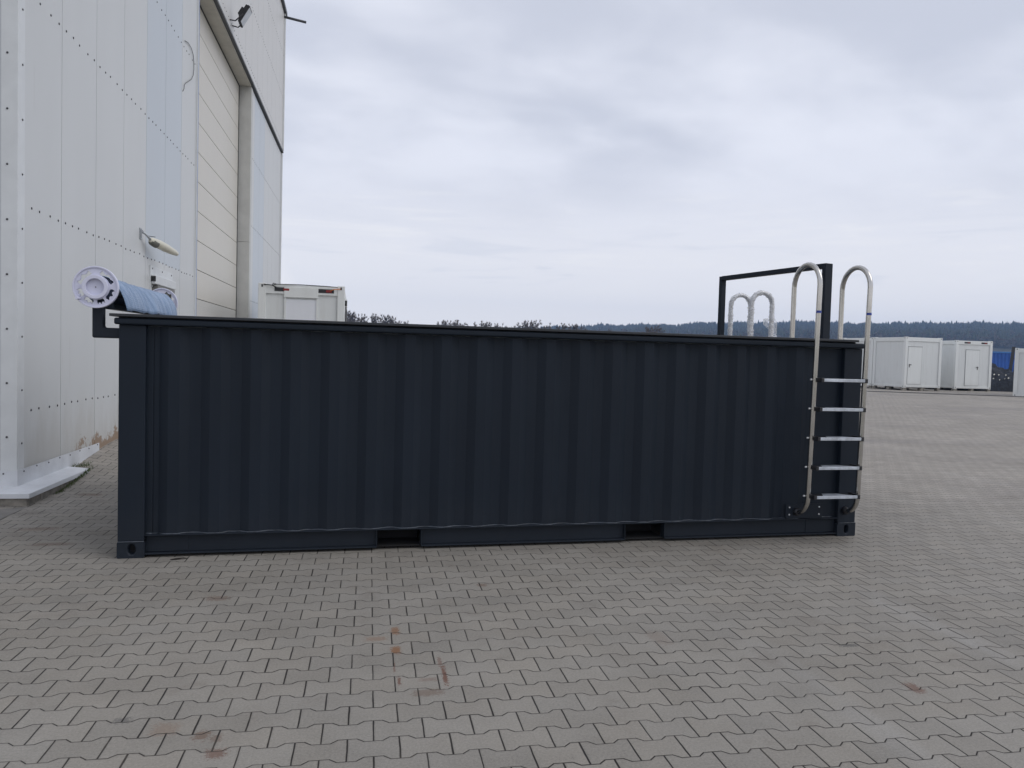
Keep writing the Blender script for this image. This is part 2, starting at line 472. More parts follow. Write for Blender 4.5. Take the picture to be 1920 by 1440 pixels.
# ------------------------------------------------------------------ the hall
hall = thing('warehouse', 'large white steel-clad hall with a tall gate, left of the dark pool container', 'building', W0, -B)
HZ = 13.6; LEN = 21.1
scr_y = [.11, .31, .49, .75, .96]
def panels():
    mb = MB(); mbb = mb1 = MB(); mb2 = MB(); k = 0; y = 0.0
    while y < LEN-.05:
        mbb = mb1 if k < 10 else mb2
        y1 = min(y + 1.045, LEN); blue = (4 <= k <= 5) or (k in (14, 15))
        spans = []
        if y1 <= 7.46: spans = [(0.13 if y < 1.2 else .0, HZ)]
        elif y < 7.46: spans = [(0, 8.69)]; 
        ya, yb = y + .0045, y1 - .0045
        if y < 7.46:
            yb = min(yb, 7.45)
        if y < 7.46:
            segs = [(ya, yb, .0, 2.84 if blue else HZ, mb)]
            if blue: segs.append((ya, yb, 2.84, HZ, mbb))
        elif y1 > 14.0:
            ya = max(ya, 14.16)
            segs = [(ya, yb, 0., 8.6, mbb if blue else mb)]
        else: segs = []
        for (a, b, z0, z1, tgt) in segs:
            if b > a: tgt.box(-.10, 0., a, b, z0, z1, 0)
        n = Vector((1, 0, 0))
        for z in (.86, 2.84, 4.91, 6.77, 8.45, 10.6, 12.1):
            if z == .86 and y > 7: continue
            if z > 8.4 and y > 7.3: continue
            for q in scr_y:
                s = y + q
                if s < (7.4 if z < 20 else 0) or s > 14.2:
                    if s < LEN-.1 and s > .05:
                        if blue and z > 2.9: mbb.screw((0, s, z+random.uniform(-.008, .008)), n)
                        else: mb.screw((0, s, z+random.uniform(-.008, .008)), n)
        y = y1; k += 1
    o = mb.build('side_wall', [M_wall, M_screw], hall, fix=False)
    for q in (mb1, mb2):
        o = q.build('side_wall', [M_wallb, M_screw], hall, fix=False); o['label'] = 'bluish wall panels still under film'
random.seed(4)
panels()
# upper wall above the gate
mb = MB(); y = 7.45
while y < LEN-.05:
    y1 = min(y + 1.045, LEN); mb.box(-.10, .035, y+.0045, y1-.0045, 8.74, HZ)
    for z in (8.95, 10.6, 12.1):
        for q in scr_y:
            if y+q < y1: mb.screw((.035, y+q, z), (1, 0, 0))
    y = y1
mb.build('upper_wall', [M_wallup, M_screw], hall, fix=False)
# core behind the sheets so that no gap shows through
MB().box(-14, -.105, .02, 7.4, 0, HZ-.1).box(-14, -.105, 14.2, LEN-.02, 0, HZ-.1).box(-14, -.45, 7.4, 14.2, 0, HZ-.1).box(-.46, -.105, 7.4, 14.2, 8.8, HZ-.1).build('core_wall', M_dkgrey, hall, fix=False)
# end wall, facing the camera
mb = MB(); x = 0.
while x > -13.9:
    mb.box(x-1.042, x-.003, -.012, .02, .13, HZ); x -= 1.045
for z in np.arange(.86, 13, 2.0):
    for i in range(60): mb.screw((-.12-i*.21, -.012, z), (0, -1, 0))
mb.build('end_wall', [M_wallend, M_screw], hall, fix=False)
MB().box(-14, -.11, LEN-.02, LEN+.01, .0, HZ).build('rear_wall', M_wallend, hall, fix=False)
# corner trim with its column of screws
mb = MB(); mb.box(-.13, .014, -.026, .125, .13, HZ)
for i in range(26):
    mb.screw((.014, .07, .55+i*.515), (1, 0, 0), .011)
    mb.screw((-.075, -.026, .62+i*.515), (0, -1, 0), .011)
mb.build('corner_trim', [M_trim, M_screw], hall, .006)
MB().box(-.06, .05, 20.98, LEN+.03, .2, 8.62).box(-.06, .085, 20.98, LEN+.03, 8.74, HZ).build('corner_trim', [M_trim], hall, .006)
# roof edge
mb = MB(); mb.box(-14.1, .12, -.1, LEN+.15, HZ, HZ+.14); mb.build('roof', M_dkgrey, hall, .01)
MB().cyl((.0, LEN-.12, HZ-.12), (.80, LEN-.02, HZ-.20), .045, 12).build('rain_spout', M_dkgrey, hall)
# flashing along the foot and the sill sheet on the plinth
mb = MB(); mb.box(.016, .022, -.03, 2.2, .12, .30); mb.box(-13.9, .022, -.034, -.0275, .12, .30)
for i in range(8): mb.screw((.022, .10+i*.29, .275+.01*(i % 2)), (1, 0, 0), .008)
for i in range(6): mb.screw((-.1-i*.29, -.034, .27), (0, -1, 0), .008)
mb.build('flashing', [M_flash, M_screw], hall)
mb = MB()
pin = [(-14, 0), (0, 0), (0, 1.23)]; pout = [(-14, -.31), (.235, -.31), (.235, 1.23)]
vs = [(x, y, .152) for x, y in pin] + [(x, y, .128) for x, y in pout] + [(x, y, .082) for x, y in pout] + [(x, y, .088) for x, y in pin]
fs = [(0, 3, 4, 1), (1, 4, 5, 2), (3, 6, 7, 4), (4, 7, 8, 5), (2, 5, 8, 11), (9, 10, 7, 6), (10, 11, 8, 7)]
mb.add(vs, fs); mb.build('sill', M_flash, hall, .003)
MB().box(-14, .21, -.285, 0, -.2, .087).box(.0, .21, 0, 1.20, -.2, .088).build('plinth', M_kerb, hall, .01)
# gate: recessed sectional door, reveal, lintel, seals
mb = MB(); z = .32; k = 0
for z in np.arange(2.53, 8.5, .61):
    mb.box(-.36, -.30, 7.5, 13.78, z+.005, min(z+.603, 8.56))
mb.build('garage_door', M_door, hall, .004)
mb = MB()
for z in (.30, .70, 1.31, 1.92): mb.box(-.36, -.302, 7.5, 13.78, z+.005 if z > .3 else .1, {.30: .698, .70: 1.303, 1.31: 1.913, 1.92: 2.523}[z])
o = mb.build('garage_door', M_doorlow, hall, .004); o['label'] = 'greyer lowest sections of the gate'
mb = MB(); mb.box(-.36, -.30, 13.78, 13.90, .1, 8.6); mb.box(-.36, -.292, 7.46, 13.9, 8.56, 8.60); mb.build('door_seal', M_black, hall)
mb = MB(); mb.box(-.40, .012, 13.90, 14.155, .1, 4.41).box(-.40, .012, 13.90, 14.155, 4.418, 8.60); mb.build('door_jamb', worn('jamb_sheet', (.50, .50, .48), .5, var=.07), hall)
MB().box(-.40, .0, 7.452, 7.47, .1, 8.60).box(.001, .02, 7.40, 7.475, .2, 8.60).build('door_jamb', M_trim, hall)
MB().box(.0205, .023, 7.452, 7.478, .2, 8.60).build('edge_film', M_trimb, hall)
mb = MB(); mb.box(-.40, .0, 7.48, 10.9, 8.602, 8.64).box(-.40, .0, 10.908, 13.9, 8.602, 8.64); mb.build('lintel', M_soffit, hall)
MB().box(-.02, .075, 7.0, LEN+.02, 8.645, 8.70).build('drip_edge', M_dkgrey, hall, .004)
# window with roller-shutter box
mb = MB(); mb.box(.001, .016, 4.39, 5.72, 2.42, 2.74)
for (yy, zz) in ((4.5, 2.70), (5.05, 2.70), (5.62, 2.70), (5.68, 2.2), (5.68, 1.7), (4.43, 2.3)): mb.screw((.016, yy, zz), (1, 0, 0), .014)
mb.box(.001, .016, 4.39, 4.47, 1.2, 2.419).box(.001, .016, 5.60, 5.72, 1.2, 2.419)
win = mb.build('window', [M_trim, M_screw], hall)
MB().box(.017, .085, 4.42, 5.66, 2.46, 2.60).build('shutter_box', M_trim, win, .012)
MB().box(.02, .088, 4.408, 4.419, 2.50, 2.58).build('shutter_cap', M_black, win, .006)
MB().box(.0005, .004, 4.48, 5.59, 1.2, 2.40).build('pane', M_glass, win)
MB().box(.005, .03, 4.471, 4.53, 1.2, 2.40).box(.005, .03, 5.55, 5.59, 1.2, 2.40).box(.005, .09, 4.53, 5.55, 2.39, 2.45).build('frame', worn('frame_and_gap_shade', (.18, .18, .17), .5), win)  # dark top bar fills in the shade of the gap under the shutter box

def to_hall(o):     # place a separate thing in the hall's frame
    o.location = loc2w(*o.location); o.rotation_euler.z = -B; return o
# wall lamp on its arm
t = to_hall(thing('wall_lamp', 'old cream street-type lamp on a short arm beside the small shuttered window', 'lamp', (0, 0, 0)))
MB().box(.0, .012, 3.86, 3.96, 3.06, 3.22).box(.012, .03, 3.88, 3.90, 3.08, 3.2).build('wall_bracket', M_zinc, t, .003)
MB().tube([(.01, 3.91, 3.17), (.06, 3.92, 3.15), (.10, 3.96, 3.10), (.12, 4.02, 3.065)], .017, 10).build('arm', M_zinc, t)
a = Vector((.11, 4.0, 3.07)); b_ = Vector((.31, 4.80, 2.965))
MB().tube([a+(b_-a)*k for k in (0, .04, .14, .3, .55, .8, .95, 1.)], [.02, .045, .055, .066, .064, .05, .034, .012], 16).build('lamp_shade', M_cream, t, smooth=True)
MB().tube([a+(b_-a)*k+Vector((.0, 0, -.018)) for k in (.02, .06, .2, .22)], [.03, .052, .060, .03], 16).build('lamp_base', worn('lamp_grey', (.13, .13, .11), .5), t)
MB().tube([(.012, 3.90, 3.20), (.05, 3.97, 3.16), (.09, 4.02, 3.125), (.15, 4.12, 3.13)], .005, 6).build('cable', M_black, t)
# floodlight above the gate
t = to_hall(thing('floodlight', 'black floodlight mounted on the wall above the gate', 'floodlight', (0, 0, 0)))
Tm = Matrix.Translation((.34, 10.62, 9.12)) @ Matrix.Rotation(math.radians(30), 4, 'Y')
MB().box(-.03, .03, -.18, .18, -.22, .22, 0, Tm).build('lamp_housing', M_black, t, .015)
hb = MB()
for i in range(9): hb.box(-.10+.0035*abs(i-4)**1.5, -.03, -.15+.035*i, -.138+.035*i, -.10, .21, 0, Tm)
hb.box(-.13, -.03, -.12, .12, -.06, .12, 0, Tm); hb.build('heat_sink', M_black, t)
MB().box(.031, .036, -.155, .155, -.19, .19, 0, Tm).build('lens', worn('lens_glass', (.55, .58, .62), .2), t)
MB().box(.0, .02, 10.5, 10.74, 8.88, 8.98).tube([(.02, 10.46, 8.95), (.16, 10.44, 8.93), (.33, 10.43, 9.1)], .014, 6).tube([(.02, 10.78, 8.95), (.16, 10.80, 8.93), (.33, 10.81, 9.1)], .014, 6).tube([(.02, 10.46, 8.95), (.02, 10.78, 8.95)], .014, 6).build('mounting_bracket', M_black, t)
# loose wire hanging on the wall
wp = [(6.385, 6.87), (6.62, 6.93), (6.86, 6.93), (7.02, 6.87), (7.08, 6.75), (7.09, 6.63), (7.04, 6.50), (6.90, 6.38), (6.70, 6.28), (6.48, 6.17), (6.38, 6.10), (6.36, 6.03), (6.27, 5.96)]
o = to_hall(MB().tube([(.015, y, z) for y, z in wp], .006, 6).build('loose_wire', worn('wire_grey', (.12, .12, .12), .5)))
tag(o, 'thin loose wire curling down the white wall beside the gate', 'wire')

# ------------------------------------------------------------------ the pool container
L_, Wd, Hc = 6.058, 2.438, 1.67
pool = thing('container_pool', 'long dark anthracite container pool standing on the paving', 'pool')
def plate_with_hole(mb, x0, x1, z0, z1, cx, cz, rx, rz_, y0, y1, n=28):
    ang = sorted([2*math.pi*i/n for i in range(n)] + [math.atan2(z-cz, x-cx) % (2*math.pi) for x in (x0, x1) for z in (z0, z1)])
    def outer(t):
        c, s = math.cos(t), math.sin(t); k = []
        if c > 1e-9: k.append((x1-cx)/c)
        if c < -1e-9: k.append((x0-cx)/c)
        if s > 1e-9: k.append((z1-cz)/s)
        if s < -1e-9: k.append((z0-cz)/s)
        k = min(k); return cx+c*k, cz+s*k
    m = len(ang); vo = [(outer(t)[0], y0, outer(t)[1]) for t in ang]
    vi = [(cx+rx*math.cos(t), y0, cz+rz_*math.sin(t)) for t in ang]; vd = [(q[0], y1, q[2]) for q in vi]
    fs = [(i, (i+1) % m, m+(i+1) % m, m+i) for i in range(m)] + [(m+i, m+(i+1) % m, 2*m+(i+1) % m, 2*m+i) for i in range(m)]
    mb.add(vo+vi+vd, fs, 0)
    mb.add(vd, [tuple(range(m))], 1)
for (x0, x1) in ((0, .178), (L_-.178, L_)):
    for back in (0, 1):
        mb = MB(); y0 = -.004 if not back else Wd+.004
        ya, yb = (y0, .162) if not back else (Wd-.162, y0)
        plate_with_hole(mb, x0-.003, x1+.003, .0, .118, (x0+x1)/2+(.006 if x0 < 1 else .0), .063, .021 if x0 > 1 else .026, .037, y0, .05 if not back else Wd-.05)
        X0, X1 = x0-.003, x1+.003
        far = yb if not back else ya
        mb.add([(X0,y0,0),(X1,y0,0),(X1,far,0),(X0,far,0),(X0,y0,.118),(X1,y0,.118),(X1,far,.118),(X0,far,.118)],
               [(0,3,2,1),(4,5,6,7),(1,2,6,5),(2,3,7,6),(3,0,4,7)])
        mb.build('corner_casting', [M_paint, M_hole], pool, .011, 3)
        p0, p1 = (0.0, .16) if not back else (Wd-.16, Wd)
        MB().box(x0, x1, p0, p1, .122, Hc+.005).build('corner_post', M_paint, pool, .006)
        MB().tube([(X0+.004, (y0 if not back else y0), .120), (X1-.004, y0, .1205)], .004, 6, jit=.3).build('weld_seam', M_weld, pool)
def corrugation(a, b, y_out, y_in, first=.262):
    """x,y profile: slope to outer flat, slope to inner flat, pitch .282"""
    pts = [(a, y_in-.004), (a+.045, y_in-.004), (a+.045, y_in+.004), (first, y_in+.004)] if first else [(a, y_in)]
    x = first or a+.02
    while x + .282 < b - .02:
        pts += [(x, y_in), (x+.064, y_out), (x+.140, y_out), (x+.204, y_in)]; x += .2822
    pts += [(b, y_in)]
    return pts
def wall_from(pts, z0, z1, th, swap=False):
    mb = MB(); n = len(pts)
    f = (lambda q, z, o: (q[1]+o, q[0], z)) if swap else (lambda q, z, o: (q[0], q[1]+o, z))
    vs = [f(q, z, o) for o in (0, th) for z in (z0, z1) for q in pts]
    fs = []
    for i in range(n-1):
        fs.append((i, i+1, n+i+1, n+i)); fs.append((2*n+i, 3*n+i, 3*n+i+1, 2*n+i+1)); fs.append((n+i, n+i+1, 3*n+i+1, 3*n+i))
    mb.add(vs, fs); return mb
pts = corrugation(.178, L_-.178, .010, .046)
wall_from(pts, .166, Hc, .003).build('side_panel', M_paint, pool, fix=False)
wall_from([(x, Wd-y) for x, y in pts], .166, Hc, -.003).build('side_panel', M_paint, pool, fix=False)
ep = [(x+.0, y) for x, y in corrugation(.16, Wd-.16, .010, .046, None)]
wall_from(ep, .166, Hc, .003, True).build('end_panel', M_paint, pool, fix=False)
wall_from([(x, L_-y) for x, y in ep], .166, Hc, -.003, True).build('end_panel', M_paint, pool, fix=False)
# wavy weld bead that follows the foot of the panel
wb = []; q = []
for i in range(len(pts)-1):
    a, b = Vector((*pts[i], .168)), Vector((*pts[i+1], .168)); n = max(1, int((b-a).length/.03))
    for k in range(n):
        c_ = a.lerp(b, k/n); c_.y -= .004; c_.z += random.uniform(-.0015, .002); wb.append(c_)
MB().tube(wb, .0048, 5, jit=.25, seed=2).build('weld_seam', M_weld, pool)
# bottom rails: top flange, recessed web, bottom flange, with two fork pockets
for back in (0, 1):
    s = (lambda y: Wd-y) if back else (lambda y: y)
    def bx(mb, x0, x1, ya, yb, z0, z1): mb.box(x0, x1, min(s(ya), s(yb)), max(s(ya), s(yb)), z0, z1)
    mb = MB(); bx(mb, .1815, L_-.1815, -.001, .09, .158, .1655); 
    for x0, x1 in ((.1815, 1.832), (2.176, 3.871), (4.226, L_-.1815)):
        bx(mb, x0, x1, .046, .054, .032, .158); bx(mb, x0, x1, .001, .09, .022, .031)
        for xe in (x0, x1): 
            if 1 < xe < 5.5: bx(mb, xe-.002, xe+.004, .012, .09, .0315, .1575)
    bx(mb, .1815, .47, .041, .0455, .034, .145); bx(mb, L_-.47, L_-.1815, .041, .0455, .034, .145)
    mb.build('bottom_rail', M_paint, pool, .0015)
    for x0, x1 in ((1.838, 2.17), (3.877, 4.22)):
        mb = MB(); bx(mb, x0, x1, .033, .28, .022, .03); bx(mb, x0, x1, .28, .285, .03, .157); bx(mb, x0, x1, .0335, .28, .150, .157)
        mb.build('fork_pocket', M_hole, pool)
for x0, x1 in ((.03, .04), (L_-.04, L_-.03)):
    MB().box(x0, x1+.05, .17, Wd-.17, .03, .165).build('bottom_rail', M_paint, pool)
# rim: rounded tube, then thin coping plate on a set-back strip
def rim(x0, x1, y0, y1, wd, z0, z1, name, mat, bev):
    MB().box(x0, x1, y0, y0+wd, z0, z1).build(name, mat, pool, bev, 3)
    MB().box(x0, x1, y1-wd, y1, z0, z1).build(name, mat, pool, bev, 3)
    MB().box(x0, x0+wd, y0+wd+.001, y1-wd-.001, z0, z1).build(name, mat, pool, bev, 3)
    MB().box(x1-wd, x1, y0+wd+.001, y1-wd-.001, z0, z1).build(name, mat, pool, bev, 3)
rim(-.026, L_-.002, -.032, Wd+.032, .09, 1.6755, 1.722, 'rim_tube', M_paint, .013)
rim(.0, L_-.08, -.006, Wd+.006, .06, 1.7225, 1.7305, 'rim_spacer', M_hole, 0)
M_cope = worn('coping_plate', (.020, .023, .029), .38, var=.15, scale=4)
rim(-.052, 5.985, -.045, Wd+.045, .19, 1.731, 1.751, 'coping_plate', M_cope, .003)
# inside: liner and water
MB().box(.06, .08, .06, Wd-.06, .3, 1.70).box(L_-.08, L_-.06, .06, Wd-.06, .3, 1.70).box(.081, L_-.081, .06, .08, .3, 1.70).box(.081, L_-.081, Wd-.08, Wd-.06, .3, 1.70).box(.081, L_-.081, .081, Wd-.081, .26, .29).build('liner', worn('liner_grey', (.3, .33, .36), .5), pool, fix=False)
# ladder foot plate with its bolts
mb = MB(); mb.box(5.355, 5.716, -.006, .009, .172, .298)
for x in (5.388, 5.682):
    for z in (.206, .270): mb.tube([(x, -.006, z), (x, -.014, z)], [.0085, .006], 8, 1)
mb.build('foot_plate', [M_paint, M_bolt], pool, .002)
# little chalk-like corner mark on the panel
MB().box(3.995, 4.030, .0425, .0445, .688, .6915).box(4.0265, 4.030, .0425, .0445, .664, .688).build('paint_scratch', M_bolt, pool)
# fittings on the right end (small valve and bracket seen past the corner)
MB().box(L_, L_+.055, .10, .20, 1.33, 1.52).cyl((L_+.02, .12, 1.30), (L_+.02, .12, 1.56), .02, 10).build('side_fitting', M_black, pool, .006)
MB().cyl((L_+.03, .06, 1.35), (L_+.07, .06, 1.35), .008, 8).build('fitting_screw', M_bolt, pool)

# ------------------------------------------------------------------ outer ladder
def arch_path(fixed, c, r, ztop, z_in, z_out, axis='y', foot=True, wall=0., n=14, sgn=-1):
    """one rail: up the outer leg, over the arch, down the inner leg"""
    zc = ztop - r; pts = []; lean = .042 if foot else 0.
    o, i = c + sgn*r, c - sgn*r
    if foot:
        R = .155
        yy = wall
        ob = o + lean; R = abs(ob)-.012
        pts.append((yy, .232)); pts.append((-.012, .232))
        for k in range(1, 9):
            t = math.pi/2*k/8; pts.append((ob - sgn*R*(1-math.sin(t)), .232+.155*(1-math.cos(t))))
        # leading point order: wall -> bend -> vertical
    else: pts.append((o, z_out))
    z = pts[-1][1]
    for k in range(1, 9): pts.append((o + lean*(1-k/8), z + (zc-z)*k/8))
    for k in range(1, n): 
        t = math.pi*k/n; pts.append((c + sgn*r*math.cos(t), zc + r*math.sin(t)))
    for k in range(0, 5): pts.append((i, zc + (z_in-zc)*k/4))
    return [(fixed, a, z) if axis == 'y' else (a, fixed, z) for a, z in pts]
lad = thing('pool_ladder', 'stainless ladder with five steps outside the right end of the pool container', 'ladder', (5.705, -.2, 0))
base = Vector((5.705, -.2, 0))
for x in (5.456, 5.944):
    pts = [Vector(q)-base for q in arch_path(x, -.022, .185, 2.385, .5, 0, wall=-.002)]
    r_ = MB().tube(pts, .0215, 18).build('rail', M_steel, lad, smooth=False)
    MB().tube([Vector((x, -.002, .232))-base, Vector((x, -.022, .232))-base, Vector((x, -.05, .232))-base], [.036, .034, .026], 16).build('foot_socket', M_cap, r_)
    MB().tube([Vector((x, -.2045, 1.960))-base, Vector((x, -.2045, 1.980))-base], .0222, 14, cap=False).build('sticker', M_sticker, r_)
for k, z in enumerate((.405, .655, .905, 1.155, 1.402)):
    sp = MB().box(-.205, .205, -.073, .045, z-.020, z+.003).build('step', M_cap, lad, .003); sp.location.y = .036 - .030*(z-.4); sp.location.x = -.0225; sp.scale.x = .947
    pr = [(-.208, z-.018), (.208, z-.018), (.208, z+.008), (-.208, z+.008)]
    MB().prism(pr, 'y', -.086, -.078).build('step_front', M_step, sp, .002)
    rnd = random.Random(k)
    t0, t1 = -.09+rnd.uniform(-.02, .02), .06+rnd.uniform(-.02, .02)
    tp = MB(); n = 12
    tp.prism([(t0-.07, -.076), (t1+.11, -.076), (t1+.05, -.02), (t1, .03), (t0, .03), (t0-.03, -.03)], 'z', z+.0032, z+.0065)
    tp.build('tread_film', M_step, sp)
    MB().box(-.205, .205, -.0775, -.0735, z-.005, z+.0045).build('tread_lip', M_cap, sp)
    for sx in (-1, 1):
        MB().box(sx*.222-.014, sx*.222+.014, -.088, .048, z-.024, z+.013).build('end_cap', M_cap, sp, .004)
    MB().cyl((-.2705, -.0, z-.004), (-.285, -.0, z-.004), .008, 10).build('bolt', M_bolt, sp)

# ------------------------------------------------------------------ wrapped ladder on the far side of the right end
lad2 = thing('pool_ladder', 'ladder with two rails still wrapped in crinkled clear film behind the pool rim', 'ladder', (6.07, 1.92, 0))
b2 = Vector((6.07, 1.92, 0))
for j, (y, zt) in enumerate(((2.12, 2.30), (1.72, 2.30))):
    path = [Vector(q)-b2 for q in arch_path(y, 6.055+(.0 if j == 0 else .03), .125, zt, .6, 1.2, axis='x', foot=False, sgn=1)]
    rl = MB().tube(path, .021, 14).build('rail', M_steel, lad2)
    # film: dense rings with random radius, torn in places
    fine = []
    for a, b in zip(path[:-1], path[1:]):
        k = max(1, int((b-a).length/.016)); fine += [a.lerp(b, i/k) for i in range(k)]
    fine = [q for q in fine if q.z > 1.6 and not (j == 0 and q.x < 0 and q.x > -.5 and False)]
    if j == 0: fine = [q for q in fine if not (q.x > 0.05 and q.z < 1.86)]
    rnd = random.Random(j+5)
    rad = [.0245+(.013*rnd.random()**1.5 if i % 2 else .002) for i in range(len(fine))]
    MB().tube(fine, rad, 14, jit=.07, seed=j+8, cap=False).build('film_wrap', M_film, rl)
    if j == 1:
        sh = MB()
        P = lambda x, z, y: (x, y-b2.y, z)
        v = [P(.155, 2.05, 1.72), P(.20, 1.98, 1.70), P(.215, 1.88, 1.73), P(.20, 1.78, 1.69), P(.165, 1.68, 1.72), P(.12, 1.62, 1.70), P(.135, 1.80, 1.74), P(.14, 1.95, 1.71)]
        sh.add(v, [(0, 1, 7), (1, 2, 6, 7), (2, 3, 6), (3, 4, 5, 6)])
        v = [P(.10, 2.02, 1.72), P(.02, 2.01, 1.69), P(.05, 1.95, 1.74), P(.10, 1.90, 1.71)]
        sh.add(v, [(0, 1, 2), (0, 2, 3)])
        sh.build('film_flap', M_film, rl, fix=False)
for k, z in enumerate((.6, .85, 1.1, 1.35)):
    MB().box(-.20, -.10, -.18, .18, z-.02, z+.01).build('step', M_cap, lad2, .003)

# ------------------------------------------------------------------ dark frame standing on the pool's right end
A_, B_ = Vector((5.985, .45, 0)), Vector((5.705, 1.92, 0))
d_ = (B_-A_); Lf = d_.length; ang = math.atan2(d_.y, d_.x)
frm = thing('steel_frame', 'dark rectangular steel hoop frame standing up behind the pool ladders', 'frame', A_, ang)
MB().box(-.023, .023, -.045, .045, 1.752, 2.475).build('post', M_paint, frm, .004)
MB().box(Lf-.023, Lf+.023, -.032, .032, 1.2, 2.475).build('post', M_paint, frm, .004)
MB().box(.0235, Lf-.0235, -.036, .036, 2.431, 2.477).build('top_bar', M_paint, frm, .004)

# ------------------------------------------------------------------ cover reel on the left end
ry0, ry1, rx, rzz = -.035, 2.40, -.152, 1.945
RT = Matrix.Translation((-.176, 1.2, 1.6)) @ Matrix.Rotation(.031, 4, 'Z') @ Matrix.Rotation(.014, 4, 'X')
reel = thing('cover_reel', 'pool cover reel with two white hand wheels on bent dark posts', 'reel', (rx, 1.2, 1.6))
rb = Vector((rx, 1.2, 1.6)); reel.matrix_world = RT
def wheel(y, sgn):
    n, rings = 180, [.0, .012, .06, .072, .100] + [.106+.003*i for i in range(17)] + [.160, .172, .180]
    holes = [(14, 76), (-50, -5), (106, 172), (188, 218), (228, 262), (-86, -58)]
    def cut(r, t):
        for a, b in holes:
            u = (t-a) % 360
            if u < (b-a):
                k = u/(b-a); lo = .110; hi = .143 + .008*math.sin(k*math.pi*5)
                if sgn > 0: pass
                edge = min(k, 1-k)
                if edge < .1: hi -= .018*(1-edge/.1); lo += .006
                return lo < r < hi
        return False
    mb = MB(); R_ = rings[1:]
    vs = [(0, 0, 0)] + [(r*math.cos(2*math.pi*i/n), 0, r*math.sin(2*math.pi*i/n)) for r in R_ for i in range(n)]
    fs = [(0, 1+i, 1+(i+1) % n) for i in range(n)]
    for j in range(len(R_)-1):
        for i in range(n):
            if not cut((R_[j]+R_[j+1])/2, (i+.5)*360/n):
                fs.append((1+j*n+i, 1+(j+1)*n+i, 1+(j+1)*n+(i+1) % n, 1+j*n+(i+1) % n))
    mb.add(vs, fs)
    ax = Vector((rx, y, rzz)) - rb
    w = mb.build('hand_wheel', M_reel, reel, fix=False); w.location = ax
    w.scale = (.80, 1, .80); so = w.modifiers.new('thick', 'SOLIDIFY'); so.thickness = .014; so.offset = 0
    q = -sgn
    def ring(r0, r1, ya, yb, name):
        m2 = MB(); nn = 64; prof = [(r0, ya), (r0, yb), (r1, yb), (r1, ya)]
        vs = [(r*math.cos(2*math.pi*i/nn), yy, r*math.sin(2*math.pi*i/nn)) for i in range(nn) for r, yy in prof]
        fs = [(i*4+k, i*4+(k+1) % 4, ((i+1) % nn)*4+(k+1) % 4, ((i+1) % nn)*4+k) for i in range(nn) for k in range(4)]
        m2.add(vs, fs); return m2.build(name, M_reel, w, .003)
    ring(.072, .103, min(sgn*-.007, sgn*-.036), max(sgn*-.007, sgn*-.036), 'hub')
    ring(.168, .182, -.017, .017, 'rim')
    MB().cyl((0, -.0125*(1 if sgn > 0 else -1), 0), (0, -.0075*(1 if sgn > 0 else -1), 0), .005, 10).build('axle_screw', M_screw, w)
    return w
w1 = wheel(ry0, 1)
t_ = math.radians(219)
MB().tube([(.165*math.cos(t_), -.005, .165*math.sin(t_)), (.165*math.cos(t_), -.03, .165*math.sin(t_)), (.165*math.cos(t_), -.075, .165*math.sin(t_))], [.016, .011, .0125], 16).build('crank_knob', M_reel, w1, .002)
w2 = wheel(ry1, -1)
for y in (.06, 2.30):
    mb = MB(); x = -.156 - rb.x; s = .037
    z0, z1, z2 = 1.592-rb.z, 1.655-rb.z, 1.945-rb.z
    yy = y-rb.y
    mb.prism([(x-s, z0), (.03-rb.x, z0), (.03-rb.x, z0+2*s), (x+s, z0+2*s), (x+s, z2), (x-s, z2)], 'y', yy-s, yy+s)
    mb.build('post', M_paint, reel, .014, 3)
MB().cyl((rx-rb.x, ry0+.02-rb.y, rzz-rb.z), (rx-rb.x, ry1-.02-rb.y, rzz-rb.z), .038, 20).build('roller', M_zinc, reel)
MB().box(-.130-rb.x, -.075-rb.x, .10-rb.y, 2.26-rb.y, 1.80-rb.z, 1.845-rb.z).build('cross_beam', M_paint, reel, .004)
# the cover: rolled up on the roller and hanging free on the pool side
mb = MB(); ny = 110; prof = []
for k in range(30):
    t = math.radians(-250 + k*11.5); r = .088 + .0006*k
    prof.append((rx + r*math.cos(t), rzz + r*math.sin(t), 0.))
prof = prof[:] 
last = [(rx+.086, rzz+.056), (rx+.105, rzz+.035), (rx+.130, rzz-.01), (rx+.146, rzz-.05), (rx+.155, rzz-.08), (rx+.162, rzz-.11), (rx+.167, rzz-.140)]
start = [(rx + .104*math.cos(math.radians(a)), rzz + .104*math.sin(math.radians(a))) for a in range(-130, 271-360+130, 0 or 12)]
outer = [(rx + .100*math.cos(math.radians(a)), rzz + .100*math.sin(math.radians(a))) for a in range(290, 48, -12)]
prof = outer + last; npf = len(prof); vs = []
for i in range(ny):
    y = .10 + (2.26-.10)*i/(ny-1)
    for k, (x, z) in enumerate(prof):
        a = k/(npf-1)
        nz = mnoise.noise(Vector((y*3.2+a*.9, a*1.1, 3.))) ; n2 = mnoise.noise(Vector((y*6.5+a*2.0, a*1.6+y*2, 8.)))
        n2 = 1-2*abs(n2)**.6 if n2 < 0 else 1-2*abs(n2)**.8
        am = .004 + .026*smooth(a, .45, 1.)
        sag = .010*math.sin(math.pi*(y-.1)/2.16)
        vs.append((x + am*(1.5*nz + .30*n2), y, z - sag*(1-a) - .012 + (0.012*mnoise.noise(Vector((y*4, 1, 1))) if k == npf-1 else 0) + .3*am*n2))
fs = [(i*npf+k, i*npf+k+1, (i+1)*npf+k+1, (i+1)*npf+k) for i in range(ny-1) for k in range(npf-1)]
mb.add(vs, fs, 0, True)
o = mb.build('pool_cover', M_cover, fix=False); o.matrix_world = RT @ Matrix.Translation(-rb); so = o.modifiers.new('thick', 'SOLIDIFY'); so.thickness = .004
